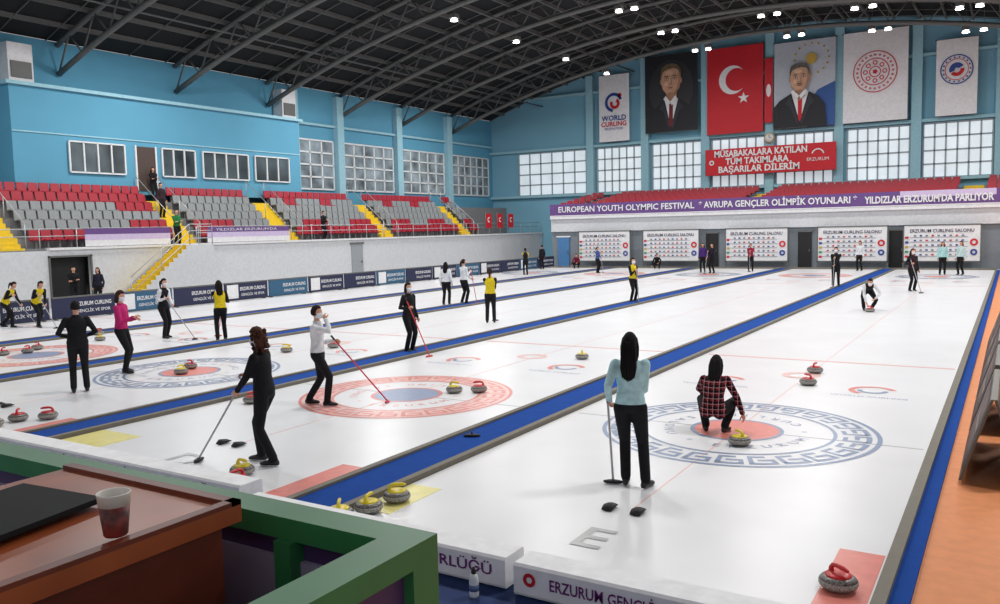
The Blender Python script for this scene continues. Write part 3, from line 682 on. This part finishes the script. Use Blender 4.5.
    for sh,ht,e in ((shR,hR,eR),(shL,hL,eL)):
        el,wt=ik(sh,ht,.28,.255,e)
        b.tube([sh-(el-sh)*.05,sh.lerp(el,.3),el,el.lerp(wt,.35),wt],[.062,.056,.047,.044,.032],blk,10,cap=True)
        labs.append((sh,el,.056,.047,'sleeve'));labs.append((el,wt,.047,.032,'sleeve'));wr.append((el,wt))
    for hx,ft,tn,kk in ((.088,fR,tR,kR),(-.088,fL,tL,kL)):
        hip=P+V(hx,0,-.03);an=ft+V(0,0,.085)
        kn,an=ik(hip,an,.425,.40,kk or kf)
        b.tube([hip,hip.lerp(kn,.4),kn,kn.lerp(an,.35),an+V(0,0,.01)],[.098,.086,.064,.062,.057],blk,12,cap=True)
        labs.append((hip,kn,.095,.064,'pants'));labs.append((kn,an,.062,.057,'pants'))
        a=math.radians(tn);fd=V(-math.sin(a),math.cos(a),0);lt=V(fd.y,-fd.x,0)
        zb=an.z-.085
        q0=V(an.x,an.y,zb)
        b.loft([(q0-fd*.075+V(0,0,.035),lt*.022,V(0,0,.03)),(q0-fd*.055+V(0,0,.04),lt*.036,V(0,0,.04)),(q0+fd*.02+V(0,0,.042),lt*.038,V(0,0,.042)),(q0+fd*.10+V(0,0,.032),lt*.044,V(0,0,.032)),(q0+fd*.155+V(0,0,.025),lt*.036,V(0,0,.024)),(q0+fd*.178+V(0,0,.022),lt*.015,V(0,0,.014))],blk,12)
        labs.append((q0-fd*.05+V(0,0,.03),q0+fd*.15+V(0,0,.02),.04,.036,'shoe'))
    tmp=b.obj("tmp")
    md=tmp.modifiers.new("r","REMESH");md.mode='VOXEL';md.voxel_size=vox;md.use_smooth_shade=True
    sm=tmp.modifiers.new("s","SMOOTH");sm.factor=.5;sm.iterations=3
    dg=bpy.context.evaluated_depsgraph_get();me=bpy.data.meshes.new_from_object(tmp.evaluated_get(dg));bpy.data.objects.remove(tmp)
    n=len(me.polygons);cs=np.zeros(n*3);me.polygons.foreach_get("center",cs);cs=cs.reshape(-1,3)
    lab=np.zeros(n,int);names=['torso','skin','sleeve','pants','shoe']
    rel=cs-np.array(P);t=(rel@np.array(sp))/.5;ts=np.array([-.16,-.08,.03,.2,.38,.56,.74,.87,.95,1.03]);hw=np.interp(t,ts,[.09,.145,.168,.152,.138,.152,.165,.15,.105,.058])*bk;hd=np.interp(t,ts,[.075,.105,.118,.108,.10,.112,.112,.092,.07,.055])*bk
    xx=rel@np.array(Xr);yy=rel@np.array(fw)+curve*4*np.clip(t,0,1)*(1-np.clip(t,0,1))
    best=(np.sqrt((xx/hw)**2+(yy/hd)**2)-1)*hd+np.maximum(0,t-1.03)*.5+np.maximum(0,-.1-t)*.5
    lab[(t<(.02 if pose!='squat' else -.1))]=3
    for a,c_,ra,rb,nm in labs:
        A=np.array(a);Bv=np.array(c_)-A;tt=np.clip(((cs-A)@Bv)/(Bv@Bv),0,1);q=np.linalg.norm(cs-A-tt[:,None]*Bv,axis=1)-(ra+(rb-ra)*tt)
        m_=q<best;best[m_]=q[m_]
        if nm=='pants': m_=m_&(~(t>.03)|(pose in('squat','lunge')))
        lab[m_]=names.index(nm)
    if pose=='squat': lab[(lab==3)&(t>-.2)&(yy<-.0)&(cs[:,2]>.2)]=0
    mats=[top_l,skin,sl,pn,shoe]
    fb=MB();vv=np.zeros(len(me.vertices)*3);me.vertices.foreach_get("co",vv);fb.v=[tuple(q) for q in vv.reshape(-1,3)]
    fb.mats=[];idx=[fb.m(q) for q in mats]
    fb.f=[list(p.vertices) for p in me.polygons];fb.mi=[idx[l] for l in lab];fb.sm=[True]*n
    bpy.data.meshes.remove(me)
    for (el,wt),cu,sd in ((wr[0],cR,1),(wr[1],cL,-1)):
        d=(wt-el).normalized();nr=V(-sd*1.0,.35,0)
        if abs(d.z)<.5: nr=V(-sd*.6,.2,-.8)
        hand(fb,wt-d*.005,d,sd,cu,nr)
        fb.tube([wt-d*.035,wt-d*.002],[.037,.035],sl,10)
    z_=(hup+V(0,nod*.6,0)).normalized();yv=V(-math.sin(math.radians(look)),math.cos(math.radians(look)),0);yv=(yv-z_*yv.dot(z_)).normalized();xv=yv.cross(z_)
    basis=Matrix((xv,yv,z_)).transposed()
    head(fb,hc_,basis,hair,hc,.98,mask)
    fb.tube([N+sp*.012+(Xr*math.cos(k*.785)+fw*math.sin(k*.785))*.058 for k in range(9)],.014,top_l,6)
    fb.v=[(vx*S,vy*S,vz*S) for vx,vy,vz in fb.v]
    fb.obj(name,(x,y,base+.004),math.radians(deg))
    if broom:
        bb_=MB();col=bc or (165,165,168);sm_=mm("shaft_%d_%d_%d"%col,col,rough=.35)
        bt,bb=broom[0]*S,broom[1]*S;d=(bb-bt).normalized();e=bb+V(0,0,.035)
        bb_.tube([bt-d*.08,bt,e],[.0125,.0125,.0125],sm_,8,cap=True)
        bb_.tube([bt-d*.09,bt-d*.0],[.016,.016],blk,8)
        bb_.ball(e,(.022,.022,.016),blk,8,6)
        bx=V(1,0,0);by=V(0,1,0)
        bb_.loft([(e+V(0,0,-.028),bx*.10,by*.034),(e+V(0,0,-.018),bx*.11,by*.040),(e+V(0,0,-.004),bx*.105,by*.036),(e+V(0,0,.006),bx*.06,by*.022)],sm_ if bc else blk,14)
        bb_.obj("curling_broom",(x,y,base+.004),math.radians(deg))
K=(22,22,26);Wt=(218,220,224);Yl=(218,194,34)
# near figures
person(-.3,-3.0,18,'stick',1.68,(176,212,218),None,K,'verylong',(18,15,16),vox=.013,look=-6)
person(-.22,-.25,8,'squat',1.64,topmat=plaid(),hair='long',hc=(22,18,18),vox=.013)
person(-4.6,-4.2,112,'two',1.68,K,None,K,'curly',(74,44,32),vox=.013,bulk=1.06,mask=True)
person(-6.5,-1.3,-62,'face',1.66,Wt,None,K,'short',(40,28,24),vox=.013,bc=(200,50,80),mask=True)
person(-11.4,-2.4,60,'hips',1.68,K,None,K,'short',(26,22,22),vox=.015,bulk=1.12)
person(-12.6,-.7,-62,'phone',1.72,(190,40,110),None,K,'bob',(60,36,30),vox=.015,mask=True)
person(-16.9,3.5,-80,'out',1.66,K,Wt,K,'pony',(30,22,20),mask=True)
person(-14.8,3.7,60,'out',1.62,Yl,K,K,'long',(30,22,20),bc=(200,60,50))
person(-8.8,4.1,-100,'side',1.62,K,None,K,'bob',(30,24,22),bc=(210,50,50),vox=.015,mask=True)
person(-10.2,9.9,30,'lean',1.64,Yl,K,K,'pony',(40,28,22))
person(-15.0,14.4,20,'stand',1.62,Wt,None,K,'long',(25,20,20))
person(-14.6,15.0,-20,'lean',1.7,Wt,None,K,'pony',(40,26,22),bc=(200,60,50))
# left edge
person(-24.4,3.3,-60,'sweep',1.62,Yl,K,K,'pony',(30,22,20))
person(-23.4,3.7,-90,'sweep',1.64,Yl,K,K,'pony',(30,22,20))
person(-29.4,8.6,-120,'cross',1.7,K,None,K,'short',(20,18,18),name="spectator",base=-.02)
person(-29.0,9.4,-150,'stand',1.62,(34,34,50),None,K,'long',(20,18,18),name="spectator",base=-.02)
# far figures
F=dict(vox=.024)
person(-21.9,32.5,40,'lean',1.62,K,Yl,K,'pony',**F)
person(-24.2,38.8,60,'stand',1.65,K,None,K,'short',**F)
person(-22.3,40.2,-160,'squat',1.6,(120,30,50),None,K,'pony',**F)
person(-18.4,35.2,-100,'lean',1.6,(70,90,150),None,K,'pony',**F)
person(-8.8,17.6,-120,'lean',1.64,Yl,K,K,'pony',mask=True,**F)
person(-16.5,40.2,-160,'squat',1.6,K,None,K,'pony',**F)
person(-12.3,36.6,180,'stand',1.72,(70,40,110),None,K,'long',**F)
person(-11.5,35.8,160,'lean',1.72,(30,24,40),None,K,'short',**F)
person(-9.9,38,-160,'lean',1.65,(150,30,60),None,K,'pony',**F)
person(-3.3,26.8,-170,'lean',1.72,K,None,K,'short',mask=True,**F)
person(-4.2,39.5,160,'stand',1.68,Wt,None,K,'pony',**F)
person(-.7,17.2,-165,'lunge',1.66,K,Wt,K,'pony',vox=.018,mask=True)
person(-.2,25.2,-140,'side',1.68,(50,30,40),K,K,'long',mask=True,**F)
person(.14,36.2,-170,'stand',1.68,(170,215,215),None,K,'long',**F)
person(.95,36.4,150,'stand',1.7,(190,215,215),None,K,'pony',**F)
# spectators up in the stand
person(SW-.42,14.6,-100,'cross',1.7,(40,110,60),None,K,'short',name="spectator",base=ZF+.02,**F)
person(SW-.42,24.5,-90,'phone',1.7,K,None,K,'short',name="spectator",base=ZF+.02,**F)
person(X00-D*3.5,15.15,-90,'stand',1.7,(50,34,40),None,K,'short',name="spectator",base=Z00+RZ*3+.03,**F)
person(X00-D*5.5,15.5,-100,'cross',1.68,K,None,K,'long',name="spectator",base=Z00+RZ*5+.03,**F)
b=MB();b.loft([(V(0,0,.0),V(.11,0,0),V(0,.035,0)),(V(0,0,.02),V(.12,0,0),V(0,.042,0)),(V(0,0,.035),V(.08,0,0),V(0,.025,0))],blk,14);b.tube([(0,0,.03),(0,.03,.06)],.015,blk,6);b.obj("broom_head",(-3.0,-2.05,.032),.5)
